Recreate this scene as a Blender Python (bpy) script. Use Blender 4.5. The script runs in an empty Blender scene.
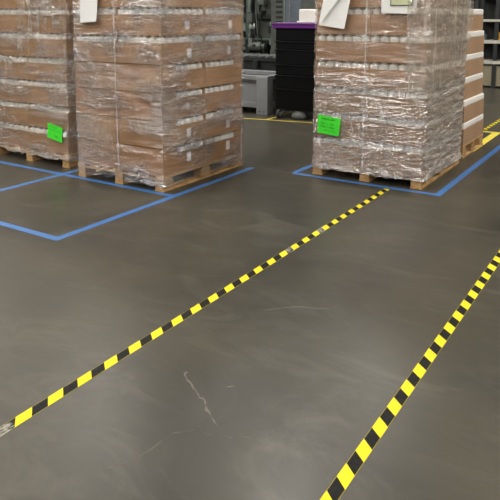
import bpy, bmesh, math, random
from mathutils import Vector, Matrix, noise
random.seed(7)
scene = bpy.context.scene
COL = scene.collection

# ------------------------------------------------------------------ materials
def srgb(r, g, b):
    f = lambda c: (c/12.92 if c <= .04045 else ((c+.055)/1.055)**2.4)
    return (f(r/255), f(g/255), f(b/255), 1)

class NT:
    def __init__(s, name):
        s.m = bpy.data.materials.new(name); s.m.use_nodes = True
        s.t = s.m.node_tree; s.t.nodes.clear()
        s.out = s.n('ShaderNodeOutputMaterial')
    def n(s, kind, **kw):
        nd = s.t.nodes.new(kind)
        for k, v in kw.items():
            if k.startswith('_'): setattr(nd, k[1:], v)
            else: nd.inputs[k.replace('__', ' ')].default_value = v
        return nd
    def l(s, a, b): s.t.links.new(a, b)
    def coord(s, kind='Object', scale=(1, 1, 1), rot=(0, 0, 0)):
        c = s.n('ShaderNodeTexCoord'); mp = s.n('ShaderNodeMapping')
        mp.inputs['Scale'].default_value = scale; mp.inputs['Rotation'].default_value = rot
        s.l(c.outputs[kind], mp.inputs[0]); return mp.outputs[0]
    def noise(s, vec, scale, detail=3, rough=.5, dist=0.0):
        nd = s.n('ShaderNodeTexNoise'); nd.inputs['Scale'].default_value = scale
        nd.inputs['Detail'].default_value = detail; nd.inputs['Roughness'].default_value = rough
        nd.inputs['Distortion'].default_value = dist
        s.l(vec, nd.inputs['Vector']); return nd.outputs['Fac']
    def rng(s, v, a, b, c=0.0, d=1.0, smooth=False):
        nd = s.n('ShaderNodeMapRange'); nd.clamp = True
        if smooth: nd.interpolation_type = 'SMOOTHSTEP'
        for i, x in zip((1, 2, 3, 4), (a, b, c, d)): nd.inputs[i].default_value = x
        s.l(v, nd.inputs[0]); return nd.outputs[0]
    def math(s, op, a, b=0.0, c=None):
        nd = s.n('ShaderNodeMath', _operation=op)
        for i, x in enumerate((a, b) if c is None else (a, b, c)):
            if isinstance(x, (int, float)): nd.inputs[i].default_value = x
            else: s.l(x, nd.inputs[i])
        return nd.outputs[0]
    def mix(s, fac, a, b):
        nd = s.n('ShaderNodeMix', _data_type='RGBA')
        for i, x in ((0, fac), (6, a), (7, b)):
            if isinstance(x, (int, float, tuple)): nd.inputs[i].default_value = x
            else: s.l(x, nd.inputs[i])
        return nd.outputs[2]
    def bsdf(s, color=(.5, .5, .5, 1), rough=.5, metal=0, bump=None, bstr=.2, bdist=.01, spec=.5, **kw):
        b = s.n('ShaderNodeBsdfPrincipled')
        for k, x in (('Base Color', color), ('Roughness', rough), ('Metallic', metal), ('Specular IOR Level', spec)):
            if isinstance(x, (int, float, tuple)): b.inputs[k].default_value = x
            else: s.l(x, b.inputs[k])
        for k, x in kw.items(): b.inputs[k.replace('_', ' ')].default_value = x
        if bump is not None:
            bn = s.n('ShaderNodeBump', Strength=bstr, Distance=bdist); s.l(bump, bn.inputs['Height']); s.l(bn.outputs[0], b.inputs['Normal'])
        s.l(b.outputs[0], s.out.inputs[0]); return b

def simple(name, col, rough=.5, metal=0, var=.15, scale=12, bstr=.05, spec=.5, **kw):
    m = NT(name); v = m.coord('Object')
    n = m.noise(v, scale, 4)
    dark = tuple(c*(1-var) for c in col[:3])+(1,); lite = tuple(min(1, c*(1+var)) for c in col[:3])+(1,)
    m.bsdf(m.mix(m.rng(n, .3, .7), dark, lite), rough, metal, bump=n, bstr=bstr, spec=spec, **kw)
    return m.m

def mat_floor():
    m = NT('polished_concrete'); v = m.coord('Object')
    big = m.noise(v, .55, 5, .55, 1.2)
    mid = m.noise(m.coord('Object', (1, 1, 1), (0, 0, .5)), 2.6, 7, .65, 2.0)
    swirl = m.noise(m.coord('Object', (1.0, 3.6, 1), (0, 0, .9)), 1.6, 6, .6, 3.2)
    fine = m.noise(v, 60, 3, .6)
    c = m.mix(m.rng(big, .32, .68, smooth=True), srgb(56, 54, 48), srgb(70, 66, 54))
    c = m.mix(m.rng(mid, .35, .75, 0, .5), c, srgb(77, 73, 64))
    c = m.mix(m.rng(swirl, .46, .70, 0, .45), c, srgb(58, 56, 51))
    c = m.mix(m.rng(fine, .35, .7, 0, .16), c, srgb(52, 50, 47))
    # whitish trowel streaks with a shape of their own
    st = m.noise(m.coord('Object', (1.0, 2.2, 1), (0, 0, -.35)), 1.3, 8, .68, 1.8)
    c = m.mix(m.rng(st, .50, .76, 0, .42), c, srgb(103, 99, 90))
    r = m.rng(big, .3, .7, .28, .36)
    m.bsdf(c, r, bump=m.noise(v, 5, 4, .5), bstr=.04, bdist=.006, spec=.27)
    return m.m

def mat_card(name, col, seed=0):
    m = NT(name); v = m.coord('Object')
    fib = m.noise(m.coord('Object', (1, 1, 40)), 3, 4, .6)
    big = m.noise(v, 2.2+seed, 3)
    c = m.mix(m.rng(big, .3, .7), tuple(x*.88 for x in col[:3])+(1,), tuple(x*1.08 for x in col[:3])+(1,))
    c = m.mix(m.rng(fib, .4, .7, 0, .18), c, tuple(x*.72 for x in col[:3])+(1,))
    m.bsdf(c, .75, bump=fib, bstr=.08, bdist=.004, spec=.3); return m.m

def mat_wood():
    m = NT('pallet_wood'); g = m.noise(m.coord('Object', (6, 6, 40)), 2.2, 5, .6, .8)
    k = m.noise(m.coord('Object'), 3, 3)
    c = m.mix(m.rng(g, .35, .65), srgb(164, 126, 80), srgb(208, 172, 122))
    c = m.mix(m.rng(k, .45, .75, 0, .5), c, srgb(120, 92, 62))
    m.bsdf(c, .8, bump=g, bstr=.25, bdist=.004, spec=.2); return m.m

def mat_film(name, haze=.12, streak=.55, gloss=.16, sx=3.0, sz=26.0, heavy=None, vert=None, low=None, bump=1.0, bandz=0.0, zlo=.08, bh=.38):
    """clear stretch film on a shell; UV = metres round the load, metres up"""
    m = NT(name)
    uv = m.coord('UV')
    def ridge(v): return m.math('SUBTRACT', 1.0, m.math('MULTIPLY', m.math('ABSOLUTE', m.math('SUBTRACT', v, .5)), 5.0))
    w1 = m.noise(m.coord('UV', (sx, sz, 1), (0, 0, .05)), 1.0, 3, .55, .9)      # long creases pulled round the load
    w2 = m.noise(m.coord('UV', (sx*2.4, sz*1.8, 1), (0, 0, -.20)), 1.0, 3, .6, 1.2)
    w3 = m.noise(m.coord('UV', (2.6, 10, 1), (0, 0, -.08)), 1.0, 3, .5, .9)
    w4 = m.noise(m.coord('UV', (sx*6, sz*3, 1), (0, 0, .12)), 1.0, 2, .6, 1.0)
    zone = m.noise(m.coord('UV', (1.6, 3.6, 1), (0, 0, .12)), 1.0, 3, .5, .5)
    sep = m.n('ShaderNodeSeparateXYZ'); m.l(uv, sep.inputs[0])
    zf = m.rng(zone, .40, .60, zlo, 1, True)
    if low: zf = m.math('MULTIPLY', zf, .35); zf = m.math('MAXIMUM', zf, m.rng(sep.outputs[1], low, low+.1, 1, 0))
    r1, r2 = m.math('MAXIMUM', ridge(w1), 0.0), m.math('MAXIMUM', ridge(w2), 0.0)
    h = m.math('ADD', m.math('MULTIPLY', r1, .45), m.math('MULTIPLY', r2, .30))
    h = m.math('MULTIPLY', h, m.math('ADD', zf, .15))
    h = m.math('ADD', h, m.math('MULTIPLY', w3, 2.6)); h = m.math('ADD', h, m.math('MULTIPLY', w4, .30))
    mask = m.math('MULTIPLY', m.rng(m.math('ADD', r1, m.math('MULTIPLY', r2, .8)), .75, 1.55, 0, 1, True), m.rng(w4, .35, .6))
    mask = m.math('MULTIPLY', mask, zf)
    hz = m.math('ADD', m.rng(zone, .3, .7, haze*.6, haze*1.4), m.math('MULTIPLY', mask, streak))
    # the film is doubled and bunched over the open necks between trays
    bandf = m.math('FRACT', m.math('DIVIDE', m.math('SUBTRACT', sep.outputs[1], .137-.24), .24))
    band = m.math('MULTIPLY', m.rng(bandf, .70, .77), m.rng(bandf, .90, 1.0, 1, 0))
    if bandz: band = m.math('MULTIPLY', band, m.rng(sep.outputs[1], bandz, bandz+.02))
    hz = m.math('ADD', hz, m.math('MULTIPLY', band, m.rng(w2, .3, .6, .06, bh)))
    if heavy:                     # (u0,u1,amount): more layers of film where the roll overlaps
        for (u0, u1, amt) in heavy:
            a = m.math('MULTIPLY', m.rng(sep.outputs[0], u0-.03, u0+.03), m.rng(sep.outputs[0], u1-.03, u1+.03, 1, 0))
            a = m.math('MULTIPLY', a, m.rng(w3, .3, .7, amt*.7, amt*1.3))
            hz = m.math('ADD', hz, a)
    if vert:                      # hanging pleats high on the load
        z0, z1, amt = vert
        pl = m.noise(m.coord('UV', (16, .9, 1), (0, 0, .03)), 1.0, 4, .6, 1.2)
        v = m.rng(sep.outputs[1], z0, z1)
        hz = m.math('ADD', hz, m.math('MULTIPLY', v, m.rng(pl, .52, .66, 0, amt, True))); h = m.math('ADD', h, m.math('MULTIPLY', m.math('MULTIPLY', v, pl), 1.6))
    bn = m.n('ShaderNodeBump', Strength=min(1, bump), Distance=.022*bump); m.l(h, bn.inputs['Height'])
    tr = m.n('ShaderNodeBsdfTransparent'); tr.inputs[0].default_value = (.97, .97, .965, 1)
    gl = m.n('ShaderNodeBsdfGlossy', Roughness=.11); m.l(bn.outputs[0], gl.inputs['Normal'])
    df = m.n('ShaderNodeBsdfDiffuse'); df.inputs[0].default_value = srgb(230, 219, 204); m.l(bn.outputs[0], df.inputs['Normal'])
    tl = m.n('ShaderNodeBsdfTranslucent'); tl.inputs[0].default_value = srgb(230, 219, 204)
    dm = m.n('ShaderNodeMixShader', Fac=.3); m.l(df.outputs[0], dm.inputs[1]); m.l(tl.outputs[0], dm.inputs[2])
    m1 = m.n('ShaderNodeMixShader'); m.l(m.math('MINIMUM', hz, .85), m1.inputs[0]); m.l(tr.outputs[0], m1.inputs[1]); m.l(dm.outputs[0], m1.inputs[2])
    m2 = m.n('ShaderNodeMixShader'); m.l(m.math('ADD', gloss*.35, m.math('MULTIPLY', zf, gloss*1.1)), m2.inputs[0])
    m.l(m1.outputs[0], m2.inputs[1]); m.l(gl.outputs[0], m2.inputs[2]); m.l(m2.outputs[0], m.out.inputs[0])
    return m.m

def mat_hazard(pitch, phase, worn=()):
    """yellow and black slanted stripes, in metres along the tape (object y)"""
    m = NT('hazard_stripes'); c = m.n('ShaderNodeTexCoord'); s = m.n('ShaderNodeSeparateXYZ'); m.l(c.outputs['Object'], s.inputs[0])
    t = m.math('ADD', s.outputs[1], m.math('MULTIPLY', s.outputs[0], .84))
    t = m.math('FRACT', m.math('DIVIDE', m.math('ADD', t, 50*pitch-phase+pitch*.25), pitch))
    isy = m.math('LESS_THAN', t, .5)
    n = m.noise(m.coord('Object'), 45, 4, .6)
    yel = m.mix(m.rng(n, .3, .7), srgb(212, 192, 30), srgb(220, 204, 44))
    blk = m.mix(m.rng(n, .35, .75), srgb(14, 14, 13), srgb(32, 31, 29))
    col = m.mix(isy, blk, yel)
    e = m.math('GREATER_THAN', m.math('ABSOLUTE', s.outputs[0]), .0232)      # thin yellow rim of the roll
    col = m.mix(m.math('MULTIPLY', e, .55), col, srgb(196, 180, 50))
    wn = m.noise(m.coord('Object', (60, 22, 1)), 1.0, 4, .6)
    for (y0, y1, amt) in worn:
        a = m.math('MULTIPLY', m.rng(s.outputs[1], y0-.01, y0+.01), m.rng(s.outputs[1], y1-.01, y1+.01, 1, 0))
        a = m.math('MULTIPLY', m.math('MULTIPLY', a, m.math('SUBTRACT', 1.0, isy)), m.rng(wn, .42, .58, 0, amt))
        col = m.mix(a, col, srgb(176, 172, 160))
    m.bsdf(col, .6, spec=.15); return m.m

M = dict(lidwhite=simple('lid_white', srgb(242, 238, 230), .5, 0, .02, 5, 0),
    floor=mat_floor(), card=mat_card('cardboard', srgb(160, 120, 78)), card2=mat_card('cardboard_tan', srgb(165, 126, 84), .7),
    card3=mat_card('cardboard_warm', srgb(170, 130, 94), 1.1), card4=mat_card('cardboard_plain', srgb(168, 136, 106), .9),
    wood=mat_wood(), bottle=simple('white_plastic', srgb(226, 226, 222), .3, 0, .03, 5, 0, Subsurface_Weight=.0),
    paper=simple('white_paper', srgb(240, 240, 238), .6, 0, .02, 6, .02), green=simple('green_paper', srgb(72, 236, 54), .55, 0, .05, 9, .02),
    ink=simple('dark_green_ink', srgb(14, 120, 22), .6), inkdark=simple('black_ink', srgb(70, 74, 66), .6), pouch=simple('pale_green_insert', srgb(205, 212, 172), .5, 0, .08, 12),
    label=simple('carton_label', srgb(232, 224, 216), .6, 0, .05, 30), strap=simple('white_strap', srgb(222, 216, 204), .4),
    blue=simple('blue_tape', srgb(58, 106, 165), .45, 0, .10, 20, .02), yellow=simple('yellow_tape', srgb(214, 196, 70), .5, 0, .12, 14, .02),
    scuff=simple('pale_scuff', srgb(98, 94, 84), .7, 0, .15, 60), scuff2=simple('faint_scuff', srgb(76, 72, 62), .6, 0, .08, 30),
    purple=simple('purple_plastic', srgb(98, 36, 124), .35, 0, .06, 6), black=simple('black_plastic', srgb(5, 6, 8), .5, 0, .2, 6, spec=.15),
    blackline=simple('black_rib', srgb(28, 30, 35), .4), greyplastic=simple('grey_plastic', srgb(124, 126, 128), .5, 0, .06, 8),
    greydark=simple('dark_grey_plastic', srgb(84, 86, 87), .5), rubber=simple('rubber', srgb(40, 40, 42), .7),
    steel=simple('brushed_steel', srgb(150, 152, 150), .35, .7, .15, 20), galv=simple('galvanised', srgb(92, 98, 94), .5, .4, .2, 10),
    machine=simple('machine_grey', srgb(74, 78, 73), .5, .1, .2, 6), machine2=simple('machine_dark', srgb(36, 39, 38), .5, .2, .3, 8),
    machine3=simple('machine_green_grey', srgb(112, 124, 114), .45, .1, .15, 5), dark=simple('dark_slot', srgb(22, 24, 24), .7),
    white=simple('matt_white', srgb(226, 226, 218), .5, 0, .03), wall=simple('wall_paint', srgb(96, 97, 94), .8, 0, .06, 1), ceil=simple('ceiling_deck', srgb(70, 70, 68), .8, 0, .06, 1),
    shelf=simple('shelf_cream', srgb(186, 184, 172), .5), tan=simple('tan_panel', srgb(140, 132, 108), .6, 0, .1, 4), red=simple('red_plastic', srgb(150, 44, 50), .5),
    amber=simple('amber_plastic', srgb(206, 160, 60), .5), post=simple('rack_post', srgb(44, 46, 48), .5, .2), bluegrey=simple('blue_grey', srgb(86, 94, 104), .5),
)
lamp_m = NT('lamp_diffuser'); em = lamp_m.n('ShaderNodeEmission', Strength=9.0); em.inputs[0].default_value = (1, .97, .92, 1); lamp_m.l(em.outputs[0], lamp_m.out.inputs[0]); M['lamp'] = lamp_m.m

# ------------------------------------------------------------------ mesh helpers
def box(bm, x0, x1, y0, y1, z0, z1, bev=0.0):
    vs = [bm.verts.new((x, y, z)) for x in (x0, x1) for y in (y0, y1) for z in (z0, z1)]
    fs = [(0, 1, 3, 2), (4, 6, 7, 5), (0, 4, 5, 1), (2, 3, 7, 6), (0, 2, 6, 4), (1, 5, 7, 3)]
    faces = [bm.faces.new([vs[i] for i in f]) for f in fs]
    if bev > 0:
        es = {e for f in faces for e in f.edges}
        bmesh.ops.bevel(bm, geom=list(es), offset=bev, segments=2, affect='EDGES', profile=.6)
    return vs

def tube(bm, p, q, r, seg=12, r2=None):
    p, q = Vector(p), Vector(q); d = q-p; L = d.length
    rot = d.to_track_quat('Z', 'Y').to_matrix().to_4x4()
    bmesh.ops.create_cone(bm, cap_ends=True, segments=seg, radius1=r, radius2=r if r2 is None else r2, depth=L,
                          matrix=Matrix.Translation((p+q)/2) @ rot)

def lathe(bm, prof, c=(0, 0), seg=14):
    rings = []
    for r, z in prof:
        rings.append([bm.verts.new((c[0]+r*math.cos(2*math.pi*i/seg), c[1]+r*math.sin(2*math.pi*i/seg), z)) for i in range(seg)])
    for a, b in zip(rings, rings[1:]):
        for i in range(seg): bm.faces.new((a[i], a[(i+1) % seg], b[(i+1) % seg], b[i]))
    bm.faces.new(rings[0][::-1]); bm.faces.new(rings[-1])

def prism(bm, pts, axis, a, b):
    """extrude a 2-D polygon: axis 'y' -> pts are (x,z); 'x' -> (y,z); 'z' -> (x,y)"""
    mk = {'y': lambda u, v, w: (u, w, v), 'x': lambda u, v, w: (w, u, v), 'z': lambda u, v, w: (u, v, w)}[axis]
    A = [bm.verts.new(mk(u, v, a)) for u, v in pts]; B = [bm.verts.new(mk(u, v, b)) for u, v in pts]
    n = len(pts); bm.faces.new(A); bm.faces.new(B[::-1])
    for i in range(n): bm.faces.new((A[i], B[i], B[(i+1) % n], A[(i+1) % n]))

def obj(name, bm, mat, parent=None, loc=(0, 0, 0), smooth=False, rotz=0):
    bmesh.ops.recalc_face_normals(bm, faces=bm.faces)
    me = bpy.data.meshes.new(name); bm.to_mesh(me); bm.free()
    for mm in (mat if isinstance(mat, (list, tuple)) else [mat]): me.materials.append(mm)
    if smooth:
        for p in me.polygons: p.use_smooth = True
    o = bpy.data.objects.new(name, me); COL.objects.link(o); o.location = loc; o.rotation_euler.z = rotz
    if parent: o.parent = parent
    return o

def tag(o, label, cat, group=None):
    o['label'] = label; o['category'] = cat
    if group: o['group'] = group
    return o
def thing(name, label, cat, loc=(0, 0, 0), group=None, rotz=0):
    o = bpy.data.objects.new(name, None); COL.objects.link(o); o.location = loc; o.rotation_euler.z = rotz
    o.empty_display_size = .1
    return tag(o, label, cat, group)
def struct(name, bm, mat):
    o = obj(name, bm, mat); o['kind'] = 'structure'; return o
def B(*a, **k):
    bm = bmesh.new(); box(bm, *a, **k); return bm

# ------------------------------------------------------------------ setting
X0, X1, Y0, Y1, ZC = -24, 12, -12, 27, 8.0
struct('floor', B(X0, X1, Y0, Y1, -.1, 0), M['floor'])
struct('ceiling', B(X0, X1, Y0, Y1, ZC, ZC+.2), M['ceil'])
struct('wall_back', B(X0, X1, Y1, Y1+.2, 0, ZC), M['wall'])
struct('wall_front', B(X0, X1, Y0-.2, Y0, 0, ZC), M['wall'])
struct('wall_left', B(X0-.2, X0, Y0, Y1, 0, ZC), M['wall'])
struct('wall_right', B(X1, X1+.2, Y0, Y1, 0, ZC), M['wall'])

# ------------------------------------------------------------------ floor tapes
T = .0012
def tape(name, x0, y0, x1, y1, w, mat, label, cat='floor tape', group=None, z=0.0):
    L = math.hypot(x1-x0, y1-y0); ang = math.atan2(y1-y0, x1-x0)-math.pi/2
    bm = bmesh.new(); box(bm, -w/2, w/2, 0, L, 0, T)
    o = obj(name, bm, mat, loc=(x0, y0, z), rotz=ang); tag(o, label, cat, group); return o
BW = .058
G1 = 'blue tape lines marking the pallet bays'
tape('blue_floor_tape', -9.0, 2.76, -3.36-BW/2, 2.76, BW, M['blue'], 'blue tape line nearest the camera, along the front of the empty bay', group=G1)
tape('blue_floor_tape', -3.36, 2.76-BW/2, -3.36, 5.22, BW, M['blue'], 'long blue tape line passing the right side of the load with small white labels', group=G1)
tape('blue_floor_tape', -9.0, 4.0, -3.36-BW/2, 4.0, BW, M['blue'], 'blue tape line running along the front of the two left-hand pallets', group=G1)
tape('blue_floor_tape', -4.745, 2.76+BW/2, -4.745, 4.0-BW/2, BW, M['blue'], 'short blue tape line crossing the empty bay floor at the left edge of the photo', group=G1)
tape('blue_floor_tape', -4.745, 4.0+BW/2, -4.745, 5.22, BW, M['blue'], 'blue tape line disappearing into the gap between the two left-hand pallets', group=G1)
tape('blue_floor_tape', -2.905, 5.245, -1.505-BW/2, 5.245, BW, M['blue'], 'blue tape line along the front of the right-hand pallet', group=G1)
tape('blue_floor_tape', -1.505, 5.245-BW/2, -1.505, 11.5, BW, M['blue'], 'long blue tape line leading away past the right side of the right-hand pallet', group=G1)
tape('blue_floor_tape', -2.905, 5.245+BW/2, -2.905, 7.3, BW, M['blue'], 'blue tape line going back from the left corner of the right-hand bay', group=G1)
def hazard(x, y0, y1, pitch, phase, label, worn=(), rz=0.0):
    w = .05; bm = bmesh.new(); box(bm, -w/2, w/2, y0, y1, 0, T)
    o = obj('hazard_tape', bm, mat_hazard(pitch, phase, worn), loc=(x, 0, 0), rotz=rz); return tag(o, label, 'floor tape', 'yellow and black hazard tapes')
hazard(-1.9065, -.5, 5.19, .1528, 1.374, 'yellow and black striped tape leading from the left edge to the right-hand pallet',
       worn=((1.15, 1.32, .75), (3.40, 3.50, .5), (3.86, 3.98, .9)), rz=.0058)
hazard(-.759, -.5, 6.5, .1504, 1.750, 'yellow and black striped tape nearest the camera, crossing the lower right of the floor')
hazard(-1.925, 8.70, 15.0, .1535, .04, 'distant small yellow and black striped tape beyond the rear pallet at right')
tape('yellow_floor_tape', -1.735, 7.2, -1.735, 8.62, .09, M['yellow'], 'short wide yellow tape beside the rear pallet at far right', group='plain yellow tapes')
tape('yellow_floor_tape', -1.78, 8.575, -2.9, 8.575, .07, M['yellow'], 'narrow yellow tape turning left behind the rear pallet at far right', group='plain yellow tapes')
tape('yellow_floor_tape', -6.6, 7.50, -3.2, 8.14, .036, M['yellow'], 'thin yellow tape on the floor in front of the grey bin and black cart', group='plain yellow tapes')
tape('yellow_floor_tape', -4.80, 7.87, -4.90, 9.6, .036, M['yellow'], 'thin yellow tape branching back between the grey bin and black cart', group='plain yellow tapes')

# scuffs on the concrete
def scuff(pts, w, mat, label, name='floor_scuff'):
    bm = bmesh.new(); P = []
    for a, b in zip(pts, pts[1:]):
        for k in range(6):
            t = k/6; P.append(Vector((a[0]+(b[0]-a[0])*t, a[1]+(b[1]-a[1])*t, 0)))
    P.append(Vector((*pts[-1], 0)))
    prev = None
    for i, p in enumerate(P):
        d = (P[min(i+1, len(P)-1)]-P[max(i-1, 0)]).normalized(); nrm = Vector((-d.y, d.x, 0))
        ww = w*max(.12, .5+1.1*noise.noise(Vector((p.x*40, p.y*40, 3))))*(.4 if i in (0, len(P)-1) else 1)
        j = nrm*.006*noise.noise(Vector((p.x*60, p.y*60, 9)))
        q = [bm.verts.new(p+j+nrm*s*ww+Vector((0, 0, h))) for s, h in ((-1, .0), (-.5, .0006), (.5, .0006), (1, .0))]
        if prev:
            for k in range(3): bm.faces.new((prev[k], prev[k+1], q[k+1], q[k]))
            bm.faces.new((prev[3], prev[0], q[0], q[3]))
        else: bm.faces.new(q)
        prev = q
    bm.faces.new(prev[::-1])
    return tag(obj(name, bm, mat), label, 'floor mark')
scuff([(-1.592, 1.955), (-1.585, 1.93), (-1.516, 1.89), (-1.436, 1.843), (-1.406, 1.834), (-1.36, 1.789), (-1.318, 1.763), (-1.268, 1.732)], .0062, M['scuff'], 'jagged pale scratch on the concrete between the two striped tapes')
scuff([(-1.40, 1.95), (-1.375, 1.965), (-1.36, 1.98)], .005, M['scuff'], 'tiny pale fleck beside the jagged scratch on the concrete')
scuff([(-1.46, 1.33), (-1.42, 1.39), (-1.394, 1.45), (-1.386, 1.53), (-1.376, 1.61), (-1.33, 1.66), (-1.25, 1.68), (-1.19, 1.70), (-1.113, 1.755)], .0042, M['scuff2'], 'faint curved scratch on the concrete at the bottom centre')
scuff([(-1.63, 2.02), (-1.60, 2.05), (-1.56, 2.07)], .003, M['scuff2'], 'faint short nick above the jagged scratch on the concrete')

scuff([(-1.618, 2.626), (-1.552, 2.696), (-1.493, 2.762), (-1.42, 2.78), (-1.338, 2.824)], .009, M['scuff2'], 'pale scrape on the concrete midway between the two striped tapes')
scuff([(-1.39, 2.35), (-1.361, 2.368), (-1.34, 2.39)], .007, M['scuff2'], 'short pale fleck on the concrete just nearer than the pale scrape')
# ------------------------------------------------------------------ pallets
PZ = .137
def pallet(x0, x1, y0, y1, label):
    t = thing('wooden_pallet', label, 'pallet', ((x0+x1)/2, (y0+y1)/2, 0), 'wooden pallets under the loads')
    W, D = (x1-x0)/2, (y1-y0)/2
    bw = .1
    for cx in (-W+bw/2, 0, W-bw/2):
        obj('bottom_board', B(cx-bw/2, cx+bw/2, -D, D, 0, .02, bev=.002), M['wood'], t)
        for cy, L in ((-D+.07, .14), (0, .14), (D-.07, .14)):
            obj('block', B(cx-bw/2+.004, cx+bw/2-.004, cy-L/2, cy+L/2, .02, .098, bev=.003), M['wood'], t)
    for cy in (-D+.05, 0, D-.05):
        obj('stringer_board', B(-W, W, cy-.05, cy+.05, .098, .117, bev=.002), M['wood'], t)
    n = 7
    for i in range(n):
        cx = -W+.045+(2*W-.09)*i/(n-1)
        obj('deck_board', B(cx-.044, cx+.044, -D, D, .117, PZ, bev=.002), M['wood'], t)
    return t
P1 = (-6.09, -4.875, 4.20, 5.22); P2 = (-4.56, -3.505, 4.035, 5.255); P3 = (-2.74, -1.675, 5.325, 6.545); P4 = (-2.74, -1.70, 6.78, 7.66)
pallet(*P1, 'wooden pallet under the leftmost load')
pallet(*P2, 'wooden pallet under the load with small white carton labels')
pallet(*P3, 'wooden pallet under the right-hand load, with blue tape close in front')
pallet(*P4, 'wooden pallet under the rear load at far right, mostly in shadow')

# ------------------------------------------------------------------ cartons and bottles
LH = .24; TH = .178
def carton_bm(wx, wy, sides):
    """open tray wx by wy; sides = heights profile per side 'f','b','l','r': 'low', 'full' or (a,b) = full with a window between a and b"""
    bm = bmesh.new(); t = .006; H = LH-.006
    box(bm, -wx/2, wx/2, -wy/2, wy/2, 0, t)
    def wall(kind, lo, hi, axis, a, b):
        if kind == 'low': pts = [(lo, t), (hi, t), (hi, TH), (lo, TH)]
        elif kind == 'full': pts = [(lo, t), (hi, t), (hi, H), (lo, H)]
        else:
            s, e = kind
            pts = [(lo, t), (hi, t), (hi, H)]
            if e < hi-1e-4: pts += [(e, H)]
            else: pts = pts[:-1]
            pts += [(e, TH), (s, TH)]
            if s > lo+1e-4: pts += [(s, H), (lo, H)]
        prism(bm, pts, axis, a, b)
    wall(sides.get('f', 'low'), -wx/2, wx/2, 'y', -wy/2, -wy/2+t)
    wall(sides.get('b', 'low'), -wx/2, wx/2, 'y', wy/2-t, wy/2)
    wall(sides.get('l', 'low'), -wy/2+t, wy/2-t, 'x', -wx/2, -wx/2+t)
    wall(sides.get('r', 'low'), -wy/2+t, wy/2-t, 'x', wx/2-t, wx/2)
    # folded corner posts inside the tray keep it full height
    return bm

bm = bmesh.new()
lathe(bm, [(.036, 0), (.0405, .005), (.0412, .201), (.039, .209), (.028, .216), (.0165, .2195), (.0165, .221), (.0185, .221), (.0185, .229), (.016, .231)], seg=16)
bottle0 = obj('plastic_bottle', bm, M['bottle'], smooth=True); bottle_used = False
def place_bottle(x, y, z, label, group):
    global bottle_used
    o = bottle0 if not bottle_used else bottle0.copy()
    if bottle_used: COL.objects.link(o)
    bottle_used = True
    o.location = (x, y, z+.0065); o.rotation_euler.z = random.random()*6; tag(o, label, 'bottle', group)

ORD = ['bottom', 'second', 'third', 'fourth', 'fifth', 'sixth', 'seventh']
def tier(k): return 'bottom tier' if k == 0 else f'{ORD[k]} tier up'

def load(P, name, mats, layers, profile, front_rows, side_rows, lean=(0, 0), jitter=.004, corners=('fl', 'fr', 'br'), labels=None):
    x0, x1, y0, y1 = P; x0 += .006; x1 -= .006; y0 += .006; y1 -= .006
    wx, wy = (x1-x0)/2, (y1-y0)/2
    cen = {'fl': (-.5, -.5), 'fr': (.5, -.5), 'bl': (-.5, .5), 'br': (.5, .5)}
    words = {'fl': 'front left', 'fr': 'front right', 'bl': 'back left', 'br': 'back right'}
    for k in range(layers):
        z = PZ+k*LH
        dx = lean[0]*k/6+random.uniform(-jitter, jitter); dy = lean[1]*k/6+random.uniform(-jitter, jitter)
        for c in corners:
            sx, sy = cen[c]
            cx = (x0+x1)/2+sx*wx+dx; cy = (y0+y1)/2+sy*wy+dy
            o = obj('cardboard_tray', carton_bm(wx-.003, wy-.003, profile(k, c)), mats[(k+len(c)+ord(c[0])) % len(mats)], loc=(cx, cy, z))
            tag(o, f'brown cardboard tray, {tier(k)}, {words[c]} of {name}', 'carton', f'cardboard trays of {name}')
            for (lk, lc, oy, oz, w, h) in (labels or []):
                if (lk, lc) == (k, c):
                    b = bmesh.new(); box(b, wx/2-.0015, wx/2, oy-w/2, oy+w/2, oz-h/2, oz+h/2)
                    l = obj('label', b, M['label'], o); l['label'] = 'small white paper label'
        if k in front_rows:
            n = int(2*wx/.0845)
            for i in range(n):
                place_bottle(x0+wx*2*(i+.5)/n+dx, y0+.0475+dy, z, f'white bottle above the {ORD[k]} tray from the floor, front of {name}', f'bottles along the front of {name}, {tier(k)}')
        if k in side_rows:
            n = 14
            for i in range(n):
                yy = y0+wy*2*(i+.5)/n
                if i == 0 and k in front_rows: continue
                if side_rows[k] and not (side_rows[k][0] < yy-y0 < side_rows[k][1]): continue
                place_bottle(x1-.0475+dx, yy+dy, z, f'white bottle above the {ORD[k]} tray from the floor, right side of {name}', f'bottles along the right side of {name}, {tier(k)}')

N1, N2, N3, N4 = 'the leftmost load', 'the labelled load', 'the right-hand load', 'the far rear load'
def prof1(k, c): return {'f': 'low', 'b': 'full', 'l': 'full', 'r': 'full'}
load(P1, N1, [M['card'], M['card']], 7, prof1, {0, 1, 2, 3, 4, 5}, {}, lean=(.06, 0), corners=('fl', 'fr', 'br'))
def prof2(k, c):
    wy = (P2[3]-P2[1+1]-.012)/2
    if k < 4:
        r = (-wy/2+.20, wy/2-.0045) if c == 'fr' else (-wy/2+.0045, wy/2-.13)
        return {'f': 'full', 'b': 'full', 'l': 'full', 'r': r}
    return {'f': 'low' if c[0] == 'f' else 'full', 'b': 'full', 'l': 'full', 'r': 'low'}
D2 = P2[3]-P2[2]
win = (.19, D2-.13)
lab = [(0, 'fr', .055, .115, .055, .085), (1, 'fr', .055, .09, .055, .085), (2, 'fr', .05, .10, .055, .035), (3, 'fr', .06, .05, .055, .025), (4, 'fr', .065, .08, .06, .08), (5, 'fr', .04, .085, .06, .075),
       (0, 'br', .06, .115, .06, .085), (1, 'br', .06, .09, .06, .085), (4, 'br', .07, .08, .055, .075), (5, 'br', .09, .085, .055, .075)]
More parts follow.
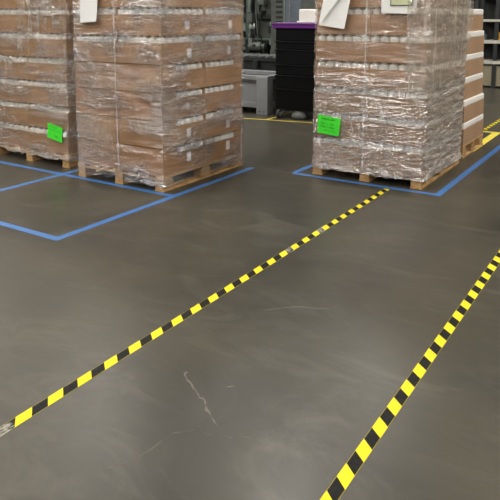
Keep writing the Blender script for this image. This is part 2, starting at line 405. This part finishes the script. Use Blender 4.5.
load(P2, N2, [M['card'], M['card2']], 7, prof2, {4, 5}, {0: win, 1: win, 2: win, 3: win, 4: None, 5: None}, lean=(.02, 0), labels=lab)
def prof3(k, c): return {'f': 'low' if c[0] == 'f' else 'full', 'b': 'full', 'l': 'full', 'r': 'low'}
load(P3, N3, [M['card3'], M['card3']], 7, prof3, {0, 1, 2, 3, 4, 5}, {0: None, 1: None, 2: None, 3: None, 4: None, 5: None}, lean=(.01, 0), corners=('fl', 'fr', 'br', 'bl'))
# rear load: trays with a white moulded lid
x0, x1, y0, y1 = P4
for k in range(6):
    z = PZ+k*LH; dx = .006*math.sin(k*2.1)-.013*k
    for c, (xa, xb) in {'left': (x0+.005, (x0+x1)/2-.003), 'right': ((x0+x1)/2+.003, x1-.005)}.items():
        bm = bmesh.new(); ya, yb = y0+.005, y1-.005
        xm, ym = (xa+xb)/2, (ya+yb)/2; w, d = (xb-xa)/2, (yb-ya)/2
        box(bm, -w, w, -d, d, 0, TH-.005, bev=.003)
        o = obj('cardboard_box', bm, M['card4'], loc=(xm+dx, ym, z))
        tag(o, f'tan box with white lid, {tier(k)}, {c} half of {N4}', 'carton', f'white-lidded boxes of {N4}')
        bm = bmesh.new(); box(bm, -w+.004, w-.001, -d+.004, d-.004, TH-.005, LH-.001, bev=.014)
        l = obj('lid', bm, M['lidwhite'], o); l['label'] = 'white moulded lid'

# ------------------------------------------------------------------ stretch film
def film(P, name, label, mat, ztop, zbot=.07, off=.012, amp=.006, seed=0, bot=None, lean=0.0, flare=.0, bulge=0.0, res=.022, cornr=.035):
    x0, x1, y0, y1 = P
    cx, cy = (x0+x1)/2, (y0+y1)/2
    hx, hy = (x1-x0)/2+off, (y1-y0)/2+off
    pts = []                                     # perimeter, u = 0 at front left, running right, then back along the right side
    segs = [((-hx+cornr, -hy), (hx-cornr, -hy)), ((hx, -hy+cornr), (hx, hy-cornr)), ((hx-cornr, hy), (-hx+cornr, hy)), ((-hx, hy-cornr), (-hx, -hy+cornr))]
    cc = [((hx-cornr, -hy+cornr), -90), ((hx-cornr, hy-cornr), 0), ((-hx+cornr, hy-cornr), 90), ((-hx+cornr, -hy+cornr), 180)]
    for (a, b), (c, ang) in zip(segs, cc):
        L = math.hypot(b[0]-a[0], b[1]-a[1]); n = int(L/res)
        nx, ny = (b[1]-a[1])/L, -(b[0]-a[0])/L
        for i in range(n): pts.append((a[0]+(b[0]-a[0])*i/n, a[1]+(b[1]-a[1])*i/n, nx, ny))
        for i in range(5):
            an = math.radians(ang+90*i/5); pts.append((c[0]+cornr*math.cos(an), c[1]+cornr*math.sin(an), math.cos(an), math.sin(an)))
    us = [0]
    for a, b in zip(pts, pts[1:]+pts[:1]): us.append(us[-1]+math.hypot(a[0]-b[0], a[1]-b[1]))
    nz = int((ztop-zbot)/(res*.6))
    bm = bmesh.new(); uvl = bm.loops.layers.uv.new('UVMap'); grid = []
    for j in range(nz+1):
        row = []
        for i, (px, py, nx, ny) in enumerate(pts):
            u = us[i]
            zb = zbot+.022*noise.noise(Vector((u*5, seed, 1)))+.018*noise.noise(Vector((u*17, seed, 2)))
            if bot: zb += bot(u)
            f = j/nz; z = zb+(ztop-zb)*f
            wob = noise.noise(Vector((px*5+seed, py*5, z*30)))*.75+noise.noise(Vector((px*14+seed, py*14, z*55)))*.35
            wob += .5*(1-4*abs(noise.noise(Vector((px*2.2, py*2.2, z*16+seed*2)))))+.7*noise.noise(Vector((px*2.5, py*2.5, z*7+seed)))
            d = amp*wob+flare*max(0, 1-(z-zb)/.10)**1.3*(1+.9*noise.noise(Vector((u*8, z*9, seed+4))))+bulge*math.sin(min(1, z/ztop)*math.pi)
            # the film draws in across the necks of the bottles between trays
            t = ((z-PZ) % LH)/LH
            if t > .78 and z > PZ: d -= .004*math.sin((t-.78)/.22*math.pi)
            d = max(d, -.009)
            row.append(bm.verts.new((cx+px+nx*d+lean*z/1.8, cy+py+ny*d, z)))
        grid.append(row)
    n = len(pts)
    for j in range(nz):
        for i in range(n):
            k = (i+1) % n
            f = bm.faces.new((grid[j][i], grid[j][k], grid[j+1][k], grid[j+1][i])); f.smooth = True
            uu = (us[i], us[i+1], us[i+1], us[i])
            for lp, a in zip(f.loops, uu): lp[uvl].uv = (a+seed*0, lp.vert.co.z)
    o = obj(name, bm, mat); tag(o, label, 'plastic wrap', 'stretch wraps round the loads')
    return o
FT = 1.83
f1 = mat_film('film_left', haze=.12, streak=.5, gloss=.24, sx=2.6, sz=14, vert=(.5, 1.4, .35), bump=1.2)
film(P1, 'stretch_wrap', 'clear plastic wrap with hanging pleats around the leftmost load', f1, FT, .075, seed=3, lean=.05, amp=.007, flare=.012,
     bot=lambda u: .06*max(0, 1-u/.35)+.0)
f2 = mat_film('film_centre', haze=.03, streak=.45, gloss=.34, sx=2.2, sz=16, bump=1.35, bandz=1.2)
film(P2, 'stretch_wrap', 'clear shiny creased plastic wrap around the load with white carton labels', f2, FT, .052, seed=11, lean=.02, flare=.016)
f3 = mat_film('film_right', haze=.08, streak=.5, gloss=.27, bh=.22, sx=2.0, sz=15, heavy=((1.07, 2.25, .40),), vert=(1.05, 1.5, .2), low=.93, bump=1.0)
w3 = film(P3, 'stretch_wrap', 'cloudy many-layered plastic wrap around the right-hand load', f3, FT, .075, seed=23, lean=.01, amp=.008, flare=.018)

# the loose outer sheet hanging over the right side of the right-hand load
def drape():
    bm = bmesh.new(); uvl = bm.loops.layers.uv.new('UVMap'); grid = []
    NU, NV = 90, 60
    x1 = P3[1]; ya, yb = P3[2], P3[3]+.03
    for j in range(NV+1):
        row = []
        for i in range(NU+1):
            s = i/NU; u = -.20+s*(yb-ya+.20)              # u<0 : wraps on to the front face
            low = .80+.38*max(0, s)**1.5+.05*noise.noise(Vector((s*6, 0, 5)))
            z = low+(FT-low)*j/NV
            fold = .5+.5*noise.noise(Vector((u*11+z*1.2, z*.8, 2)))+.3*noise.noise(Vector((u*27+z*2, z*1.5, 7)))
            off = .026+.022*fold+.02*s*math.sin(j/NV*math.pi)
            if u < -.03: p = (x1+u+.03, ya-off-.004, z)
            elif u < .03:
                an = (u+.03)/.06*math.pi/2; p = (x1+off*math.sin(an), ya-off*math.cos(an)-.004*(1-s), z)
            else: p = (x1+off, ya+u-.03, z)
            row.append((bm.verts.new(p), u))
        grid.append(row)
    for j in range(NV):
        for i in range(NU):
            q = (grid[j][i], grid[j][i+1], grid[j+1][i+1], grid[j+1][i])
            f = bm.faces.new([a[0] for a in q]); f.smooth = True
            for lp, a in zip(f.loops, q): lp[uvl].uv = (a[1]+3, a[0].co.z)
    m = mat_film('film_loose', haze=.2, streak=.3, gloss=.2, sx=8, sz=5, vert=(.6, .9, .35), bump=.8)
    o = obj('loose_sheet', bm, m, w3); o['label'] = 'loose sheet of plastic hanging over the right side'
drape()

# vertical straps
def strap(x, P, label, ztop=FT):
    bm = bmesh.new(); w = .0035; y0, y1 = P[2], P[3]; zb = .118
    xx = lambda z: x
    for yy, s in ((y0-.007, -1), (y1+.007, 1)):
        box(bm, x-w, x+w, yy-.001, yy+.001, PZ-.015, PZ+7*LH+.004)
    box(bm, x-w, x+w, y0-.007, y1+.007, PZ+7*LH+.003, PZ+7*LH+.005)
    for yy in ((y0-.008), (y1-.012)): box(bm, x-w, x+w, yy, yy+.02, zb-.003, zb-.0015)
    tag(obj('strap', bm, M['strap']), label, 'strap', 'thin pale straps over the loads')
strap((P2[0]+P2[1])/2+.01, P2, 'thin pale vertical strap down the front of the load with white carton labels')
strap((P3[0]+P3[1])/2-.02, P3, 'thin pale vertical strap down the front of the right-hand load')

# ------------------------------------------------------------------ papers
def sheet(corners, y, mat, label, name='paper_sheet', th=.0012, curl=.0, cat='paper', group=None, seed=0):
    """corners (x,z) TL,TR,BR,BL on a vertical plane facing the camera side"""
    bm = bmesh.new(); n = 8; g = {}
    TL, TR, BR, BL = [Vector((a, b)) for a, b in corners]
    cx = sum(a for a, b in corners)/4; cz = min(b for a, b in corners)
    for s in (0, 1):
        for j in range(n+1):
            for i in range(n+1):
                a, b = i/n, j/n; p = (TL*(1-a)+TR*a)*(1-b)+(BL*(1-a)+BR*a)*b
                dy = -curl*(b**2)*(.4+a)+.0025*noise.noise(Vector((a*3, b*3, seed)))
                g[s, i, j] = bm.verts.new((p.x-cx, dy-th*(1-s), p.y-cz))
    for j in range(n):
        for i in range(n):
            bm.faces.new([g[0, i, j], g[0, i+1, j], g[0, i+1, j+1], g[0, i, j+1]]); bm.faces.new([g[1, i, j], g[1, i, j+1], g[1, i+1, j+1], g[1, i+1, j]])
    for i in range(n):
        for (p, q) in (((i, 0), (i+1, 0)), ((i, n), (i+1, n)), ((0, i), (0, i+1)), ((n, i), (n, i+1))):
            bm.faces.new([g[0, p[0], p[1]], g[0, q[0], q[1]], g[1, q[0], q[1]], g[1, p[0], p[1]]])
    o = obj(name, bm, mat, loc=(cx, y, cz)); tag(o, label, cat, group); o['_c'] = 0; del o['_c']
    return o, (TL, TR, BR, BL), cx, cz
def scribble(o, quad, cx, cz, lines, mat, seed=1):
    TL, TR, BR, BL = quad; rnd = random.Random(seed); bm = bmesh.new()
    for (b, a0, a1, h, dens) in lines:
        a = a0
        while a < a1:
            w = rnd.uniform(.02, .055)
            if rnd.random() < dens:
                for q in range(2):
                    aa, bb = a+rnd.uniform(0, w), b+rnd.uniform(-h, h); a2, b2 = aa+rnd.uniform(.01, w), b+rnd.uniform(-h, h)
                    P_ = [(TL*(1-s)+TR*s)*(1-t)+(BL*(1-s)+BR*s)*t for s, t in ((aa, bb), (a2, b2))]
                    d = (P_[1]-P_[0]); L = max(d.length, .004); d = d/d.length if d.length > 0 else Vector((1, 0)); nn = Vector((-d.y, d.x))*.0013
                    pts = [P_[0]+nn, P_[0]+d*L+nn, P_[0]+d*L-nn, P_[0]-nn]
                    prism(bm, [(p.x-cx, p.y-cz) for p in pts], 'y', -.0052, -.0030)
            a += w*1.15
    r = obj('writing', bm, mat, o); r['label'] = 'faint dark handwriting'; return r
yf1, yf2, yf3 = P1[2]-.028, P2[2]-.028, P3[2]-.036
o, q, cx, cz = sheet([(-5.125, .445), (-4.915, .408), (-4.932, .256), (-5.148, .296)], yf1, M['green'], 'bright green paper sheet stuck low on the leftmost load', curl=0, cat='paper', group='green paper sheets', seed=2)
scribble(o, q, cx, cz, [(.15, .1, .6, .03, .7), (.35, .1, .8, .03, .4), (.72, .52, .68, .06, 1.5)], M['ink'], 3)
o, q, cx, cz = sheet([(-2.672, .590), (-2.437, .566), (-2.459, .400), (-2.675, .418)], yf3, M['green'], 'bright green paper sheet stuck on the left of the right-hand load', group='green paper sheets', seed=5)
scribble(o, q, cx, cz, [(.16, .15, .75, .04, .95), (.42, .15, .9, .05, .6), (.6, .1, .8, .05, .6), (.78, .3, .85, .04, .5)], M['ink'], 9)
tagp, *_ = sheet([(-4.902, .365), (-4.855, .372), (-4.865, .325), (-4.907, .315)], yf1-.002, M['paper'], 'tiny torn white paper scrap beside the green sheet on the leftmost load', name='paper_scrap', seed=8)
sheet([(-4.412, 1.80), (-4.168, 1.80), (-4.198, 1.452), (-4.410, 1.440)], yf2, M['paper'], 'white paper sheet hanging high on the load with small white carton labels', curl=.012, seed=12)
# folded white paper with a turned corner
o, q, cx, cz = sheet([(-2.575, 1.79), (-2.345, 1.79), (-2.420, 1.385), (-2.668, 1.417)], yf3, M['paper'], 'white paper sheet with folded corner on the upper left of the right-hand load', curl=.01, seed=15)
bm = bmesh.new()
pr = [(-2.606, 1.79), (-2.360, 1.79), (-2.668, 1.414)]
A = [bm.verts.new((x-cx, yy, z-cz)) for (x, z), yy in zip(pr, (-.010, -.012, -.028))]
Bv = [bm.verts.new((x-cx, yy, z-cz)) for (x, z), yy in zip(pr, (-.0115, -.018, -.030))]
bm.faces.new(A); bm.faces.new(Bv[::-1])
for i in range(3): bm.faces.new((A[i], A[(i+1) % 3], Bv[(i+1) % 3], Bv[i]))
obj('folded_flap', bm, M['paper'], o)['label'] = 'folded-over corner flap'
# placard with pale green panel
o, q, cx, cz = sheet([(-2.086, 1.80), (-1.768, 1.80), (-1.770, 1.516), (-2.080, 1.526)], yf3, M['paper'], 'white placard with pale green panel at the top of the right-hand load', name='placard', seed=19)
fr = obj('panel_border', B(-2.000-cx, -1.806-cx, -.0062, -.0034, 1.584-cz, 1.765-cz), M['inkdark'], o); fr['label'] = 'dark outline of the panel'
pn = obj('panel', B(-1.992-cx, -1.814-cx, -.0072, -.0062, 1.593-cz, 1.757-cz), M['pouch'], o); pn['label'] = 'pale green panel'

# ------------------------------------------------------------------ grey bulk bin
t = thing('bulk_bin', 'grey plastic bulk bin with a square corner leg, left of the black cart', 'bin', (-5.55, 8.62, 0))
W, D = .56, .44
bm = bmesh.new()
for (a, b, c, d) in ((-W+.05, W-.05, -D+.06, -D+.10), (-W+.05, W-.05, D-.10, D-.06), (-W+.06, -W+.10, -D+.1, D-.1), (W-.10, W-.06, -D+.1, D-.1)):
    box(bm, a, b, c, d, .16, .50, bev=.006)
box(bm, -W+.06, W-.06, -D+.06, D-.06, .14, .17)
obj('body', bm, M['greyplastic'], t)
bm = bmesh.new()
for (a, b, c, d) in ((-W, W, -D, -D+.1), (-W, W, D-.1, D), (-W, -W+.1, -D+.1, D-.1), (W-.1, W, -D+.1, D-.1)): box(bm, a, b, c, d, .53, .60, bev=.01)
obj('rim', bm, M['greyplastic'], t)
bm = bmesh.new()
for (a, b, c, d) in ((-W+.02, W-.02, -D+.02, -D+.08), (W-.08, W-.02, -D+.08, D-.02)): box(bm, a, b, c, d, .50, .53)
obj('rim_recess', bm, M['greydark'], t)
for sx in (-1, 1):
    for sy in (-1, 1):
        a, b = (W-.2, W-.001) if sx > 0 else (-W+.001, -W+.2); c, d = (D-.16, D) if sy > 0 else (-D-.012, -D+.16)
        bm = bmesh.new(); box(bm, a, b, c, d, 0, .585, bev=.012)
        obj('leg', bm, M['greyplastic'], t)
bm = bmesh.new()
for (a, b, c, d) in ((-W+.06, W-.06, -D+.02, -D+.12), (W-.12, W-.02, -D+.12, D-.06), (-W+.06, W-.06, D-.12, D-.02)): box(bm, a, b, c, d, .10, .18, bev=.008)
obj('base_rail', bm, M['greyplastic'], t)
bm = bmesh.new()
for xx in (W-.14, W-.06): prism(bm, [(xx-.012, .07), (xx+.012, .07), (xx+.012, .04), (xx-.012, .04)], 'y', -D-.016, -D-.008)
obj('foot_slot', bm, M['greydark'], t)
# ------------------------------------------------------------------ black cart with purple lid
t = thing('tote_cart', 'tall black cart of stacked totes with a purple lid, beside the grey bin', 'cart', (-4.37, 8.5, 0))
W, D = .46, .36
zz = [.13, .44, .64, .80, 1.02, 1.14, 1.34]
for a, b in zip(zz, zz[1:]):
    bm = bmesh.new()
    box(bm, -W, W, -D, D, a, b-.018, bev=.008); box(bm, -W-.012, W+.012, -D-.012, D+.012, b-.028, b-.008, bev=.004)
    obj('tote', bm, M['black'], t)
    bm = bmesh.new(); box(bm, -W-.013, W+.013, -D-.013, D+.013, b-.010, b-.006); obj('seam', bm, M['blackline'], t)
bm = bmesh.new(); box(bm, -W-.035, W+.035, -D-.035, D+.035, 1.325, 1.375, bev=.008); box(bm, -W-.05, W+.05, -D-.05, D+.05, 1.375, 1.40, bev=.006)
box(bm, -W+.05, W-.05, -D+.05, D-.05, 1.395, 1.408, bev=.004)
lid = obj('lid', bm, M['purple'], t); lid['label'] = 'purple plastic lid'
obj('handle_bar', B(-W+.02, W*.4, -D-.02, -D-.002, 1.398, 1.406, bev=.002), M['steel'], t)
obj('dolly', B(-W+.02, W-.02, -D+.02, D-.02, .10, .13, bev=.008), M['blackline'], t)
for sx in (-1, 1):
    for sy in (-1, 1):
        x, y = sx*(W-.12), sy*(D-.0)
        bm = bmesh.new(); tube(bm, (x, y, .10), (x, y, .088), .035, 16)
        for s in (-1, 1): prism(bm, [(y-.03, .092), (y+.03, .092), (y-.05, .06), (y-.075, .065)], 'x', x+s*.026-.003, x+s*.026+.003)
        c = obj('caster_fork', bm, M['steel'], t)
        bm = bmesh.new(); tube(bm, (x-.018, y-.085, .068), (x+.018, y-.085, .068), .068, 24)
        obj('wheel', bm, M['rubber'], c)
        bm = bmesh.new(); tube(bm, (x-.021, y-.085, .068), (x+.021, y-.085, .068), .034, 20); obj('hub', bm, M['steel'], c)
bm = bmesh.new(); lathe(bm, [(.001, 0), (.125, 0), (.135, .03), (.125, .065), (.09, .10), (.04, .118), (.001, .12)], seg=20)
tag(obj('dome_cover', bm, M['machine'], loc=(-4.44, 8.20, 0), smooth=True), 'low rounded grey cover on the floor under the front of the black cart', 'cover')
# white tub on top of the lid
t = thing('white_box', 'white box lying on the purple lid of the black cart', 'box', (-4.17, 8.42, 1.408))
bm = bmesh.new(); box(bm, -.34, .34, -.17, .17, .02, .19, bev=.02); obj('body', bm, M['white'], t)
bm = bmesh.new(); box(bm, -.36, .36, -.19, .19, 0, .022, bev=.006); obj('base', bm, M['white'], t)

# ------------------------------------------------------------------ machinery behind
t = thing('roller_conveyor', 'low metal roller conveyor behind the grey bin', 'conveyor', (-6.4, 9.7, 0))
L = 1.15
for s in (-1, 1):
    obj('side_rail', B(-L, L, s*.26-.015, s*.26+.015, .72, .785, bev=.003), M['machine2'], t)
for i in range(15):
    bm = bmesh.new(); x = -L+.08+i*(2*L-.16)/14; tube(bm, (x, -.27, .80), (x, .27, .80), .02, 14); obj('roller', bm, M['steel'], t, smooth=False)
for x in (-L+.1, L-.12):
    for y in (-.25, .25):
        obj('leg', B(x-.025, x+.025, y-.025, y+.025, 0, .74), M['machine2'], t)
obj('skirt_panel', B(-L+.02, L-.02, -.243, -.235, .36, .72), M['dark'], t)
obj('cross_brace', B(-L+.1, L-.1, -.22, -.2, .2, .26), M['galv'], t)
bm = bmesh.new(); tube(bm, (.42, -.31, .74), (.42, -.31, .52), .05, 16); box(bm, .36, .48, -.36, -.26, .44, .54, bev=.01)
obj('drive_motor', bm, M['dark'], t)

t = thing('packing_machine', 'grey packing machine with upright columns and hoses behind the grey bin', 'machine', (-7.05, 11.2, 0))
obj('base_cabinet', B(-.75, .7, -.3, .6, 0, .70, bev=.01), M['machine2'], t)
for x, w, mt in ((-.28, .035, 'machine3'), (-.08, .05, 'machine3'), (.13, .05, 'machine'), (.52, .04, 'machine2')):
    obj('column', B(x-w, x+w, -.28, -.22, .70, 2.6, bev=.004), M[mt], t)
obj('back_panel', B(-.75, .7, .1, .14, .70, 2.6), M['machine2'], t)
obj('side_panel', B(.2, .44, -.24, -.2, .95, 2.3, bev=.004), M['machine'], t)
obj('side_panel', B(-.65, -.34, -.24, -.2, 1.0, 2.4, bev=.004), M['machine'], t)
obj('cross_beam', B(-.75, .7, -.34, -.27, 1.44, 1.54, bev=.004), M['machine2'], t)
obj('cross_beam', B(-.75, .7, -.34, -.27, 1.02, 1.06, bev=.004), M['galv'], t)
p = obj('display_plate', B(.0, .12, -.36, -.34, 1.24, 1.36, bev=.004), M['white'], t); p['label'] = 'small white plate'
obj('gauge_plate', B(-.2, -.1, -.36, -.34, 1.2, 1.36, bev=.004), M['machine3'], t)
bm = bmesh.new(); box(bm, -.32, -.14, -.40, -.28, .74, 1.0, bev=.01); obj('control_box', bm, M['galv'], t)
bm = bmesh.new(); tube(bm, (.02, -.36, .9), (.3, -.36, .9), .09, 18); tube(bm, (.3, -.36, .9), (.38, -.36, .9), .06, 16); obj('motor', bm, M['galv'], t)
bm = bmesh.new()
for k in range(7):
    z = .76+k*.09; tube(bm, (.56+.03*math.sin(k*2), -.36, z), (.56+.03*math.sin(k*2), -.36, z+.085), .06-.012*(k % 2), 14)
obj('bellows_hose', bm, M['machine3'], t)
for k in range(4):
    bm = bmesh.new(); x = -.05+k*.11
    pts = [Vector((x, -.33, 2.5)), Vector((x+.03, -.38, 2.0)), Vector((x-.02, -.36, 1.6)), Vector((x+.05*math.sin(k), -.40, 1.15)), Vector((x+.02, -.34, .95))]
    for a, b in zip(pts, pts[1:]): tube(bm, a, b, .011, 8)
    obj('cable', bm, M['dark' if k % 2 else 'galv'], t)

rk = random.Random(12)
for k in range(34):
    x = rk.uniform(-.6, .55); z = rk.uniform(.75, 1.9); w = rk.uniform(.015, .07); h = rk.uniform(.015, .10); d = rk.uniform(.02, .10)
    obj('bracket', B(x-w, x+w, -.36-d, -.27, z-h, z+h, bev=.004), M[rk.choice(['machine2', 'machine', 'machine3', 'galv', 'dark', 'dark', 'steel'])], t)
t = thing('vented_cabinet', 'grey electrical cabinet with black vent slots above the purple lid', 'cabinet', (-5.80, 10.55, 0))
obj('body', B(-.42, .5, -.25, .35, 0, 2.3, bev=.008), M['machine'], t)
for k in range(9):
    obj('vent_slot', B(-.31, -.17, -.256, -.249, 1.36+k*.095, 1.405+k*.095), M['dark'], t)
obj('door', B(-.10, .22, -.262, -.249, .4, 2.1, bev=.004), M['bluegrey'], t)
obj('trim_strip', B(-.14, -.118, -.262, -.249, .4, 2.2), M['machine3'], t)
bm = bmesh.new(); tube(bm, (.02, -.33, 1.0), (.02, -.33, 2.4), .012, 10); tube(bm, (.02, -.33, 2.3), (.02, -.25, 2.3), .01, 8); tube(bm, (.02, -.33, 1.1), (.02, -.25, 1.1), .01, 8)
obj('conduit', bm, M['steel'], t)
t = thing('partition_panel', 'large plain grey-green panel standing behind the black cart', 'panel', (-4.3, 11.1, 0))
obj('panel', B(-1.3, .7, -.04, .04, .12, 2.4), M['machine'], t)
for x in (-1.3, -.3, .7): obj('post', B(x-.03, x+.03, -.06, .06, 0, 2.45), M['machine2'], t)

# workbench shelving seen past the far right edge
t = thing('shelving_rack', 'grey shelving rack with dark posts in the distance at top right', 'shelving', (-2.35, 14.3, 0))
for x in (-1.05, -.62, .9, 2.3):
    for y in (-.28, .28): obj('post', B(x-.04, x+.04, y-.03, y+.03, 0, 2.6), M['post'], t)
for z, h in ((.50, .07), (.93, .07), (1.38, .05), (1.85, .06)):
    obj('shelf', B(-1.04, 2.29, -.315, .3, z, z+h, bev=.004), M['shelf'], t)
obj('kick_panel', B(-1.0, 2.26, -.28, -.25, .04, .46), M['tan'], t)
obj('back_panel', B(-1.0, 2.26, .22, .25, .57, 2.5), M['machine2'], t)
rk = random.Random(4)
x = -.95; i = 0
BINS = [('amber', 'amber'), ('red', 'red'), ('shelf', 'cream'), ('amber', 'yellow-brown'), ('bluegrey', 'blue-grey'), ('red', 'dark red'), ('amber', 'amber'), ('shelf', 'pale')]
def bin_(x, z, w, h, mat, label):
    bm = bmesh.new()
    box(bm, -w/2, w/2, -.12, .12, 0, h*.2); box(bm, -w/2, -w/2+.008, -.12, .12, h*.2, h); box(bm, w/2-.008, w/2, -.12, .12, h*.2, h)
    box(bm, -w/2, w/2, .11, .12, h*.2, h); box(bm, -w/2, w/2, -.12, -.11, h*.2, h*.75)
    tag(obj('parts_bin', bm, M[mat], loc=(-2.35+x, 14.15, z)), label, 'parts bin', 'small coloured bins on the distant shelving')
for i, (x, z, w, h, m_, c) in enumerate([(-.52, 1.0, .12, .17, 'amber', 'amber'), (-.38, 1.0, .10, .14, 'shelf', 'cream'), (-.25, 1.0, .12, .2, 'red', 'dark red'), (-.10, 1.0, .13, .15, 'amber', 'second amber'),
                          (-.47, 1.43, .16, .2, 'red', 'dark red'), (-.27, 1.43, .16, .15, 'bluegrey', 'blue-grey'), (-.9, 1.0, .15, .12, 'bluegrey', 'blue-grey')]):
    bin_(x, z, w, h, m_, f'{c} parts bin on the {"upper" if z > 1.2 else "middle"} shelf of the distant rack' + (', behind the dark posts' if x < -.8 else ''))
t = thing('equipment_cart', 'dark equipment under the middle shelf of the distant rack', 'machine', (-2.35-.2, 14.15, .57))
obj('body', B(-.25, .6, -.15, .05, 0, .28, bev=.01), M['machine2'], t); obj('panel', B(-.2, .1, -.16, -.15, .04, .24), M['galv'], t)

# unseen dark rack, added to darken the far background and its floor reflection
t = thing('dark_backdrop_rack', 'unseen tall dark rack added as a backdrop far behind the machines', 'storage rack', (-9.5, 15.5, 0))
for x in (-4.5, -2.2, 0, 2.2, 4.5): 
    for y in (-.5, .5): obj('upright', B(x-.05, x+.05, y-.05, y+.05, 0, 4.5), M['post'], t)
for z in (.15, 1.3, 2.6, 3.9):
    obj('shelf', B(-4.55, 4.55, -.58, .58, z, z+.08), M['machine2'], t)
obj('back_panel', B(-4.5, 4.5, .56, .6, .2, 4.4), M['machine2'], t)

# ------------------------------------------------------------------ ceiling lamps
for ix, x in enumerate((-13.5, -9, -4.5, 0, 4.5)):
    for iy, y in enumerate((-8, -4, 0, 4, 8, 12)):
        if x == 0 and y in (0, 4): continue              # no lamps over this stretch of the aisle
        t = thing('ceiling_light', f'long high-bay ceiling lamp above the warehouse floor, row {ix+1} from the left, {iy+1} back', 'lamp', (x, y, 6.6), 'high-bay ceiling lamps')
        bm = bmesh.new(); box(bm, -.38, .38, -.95, .95, .02, .10, bev=.01); obj('housing', bm, M['white'], t)
        for s in (-.6, .6):
            bm = bmesh.new(); tube(bm, (0, s, .10), (0, s, ZC-6.6), .006, 6); obj('hanger', bm, M['steel'], t)
        obj('diffuser', B(-.36, .36, -.92, .92, 0, .02), M['lamp'], t)
        L = bpy.data.lights.new('lamp_light', 'AREA'); L.shape = 'RECTANGLE'; L.size = .45; L.size_y = 1.6; L.energy = (60 if y > 10 else 210 if x > 3 else 100); L.color = (1, .955, .885)
        lo = bpy.data.objects.new('lamp_light', L); COL.objects.link(lo); lo.parent = t; lo.location = (0, 0, -.01)
w = bpy.data.worlds.new('World'); scene.world = w; w.use_nodes = True
w.node_tree.nodes['Background'].inputs[0].default_value = (.8, .85, .9, 1); w.node_tree.nodes['Background'].inputs[1].default_value = .05

# ------------------------------------------------------------------ camera
CYp = 120.0; F = math.sqrt(414656-(CYp-16)**2)
pitch = math.atan((CYp-16)/F); yaw = math.atan(418/math.sqrt(414656))
cam = bpy.data.cameras.new('Camera'); co = bpy.data.objects.new('Camera', cam); COL.objects.link(co)
co.location = (0, 0, 1.5); co.rotation_euler = (math.pi/2-pitch, 0, yaw)
cam.sensor_width = 36; cam.lens = 36*F/500; cam.shift_y = -(250-CYp)/500; cam.clip_end = 200
scene.camera = co
scene.view_settings.view_transform = 'Standard'; scene.view_settings.look = 'None'; scene.view_settings.gamma = 1
scene.view_settings.exposure = 0.2; scene.view_settings.use_curve_mapping = False
scene.cycles.transparent_max_bounces = 16; scene.cycles.max_bounces = 8
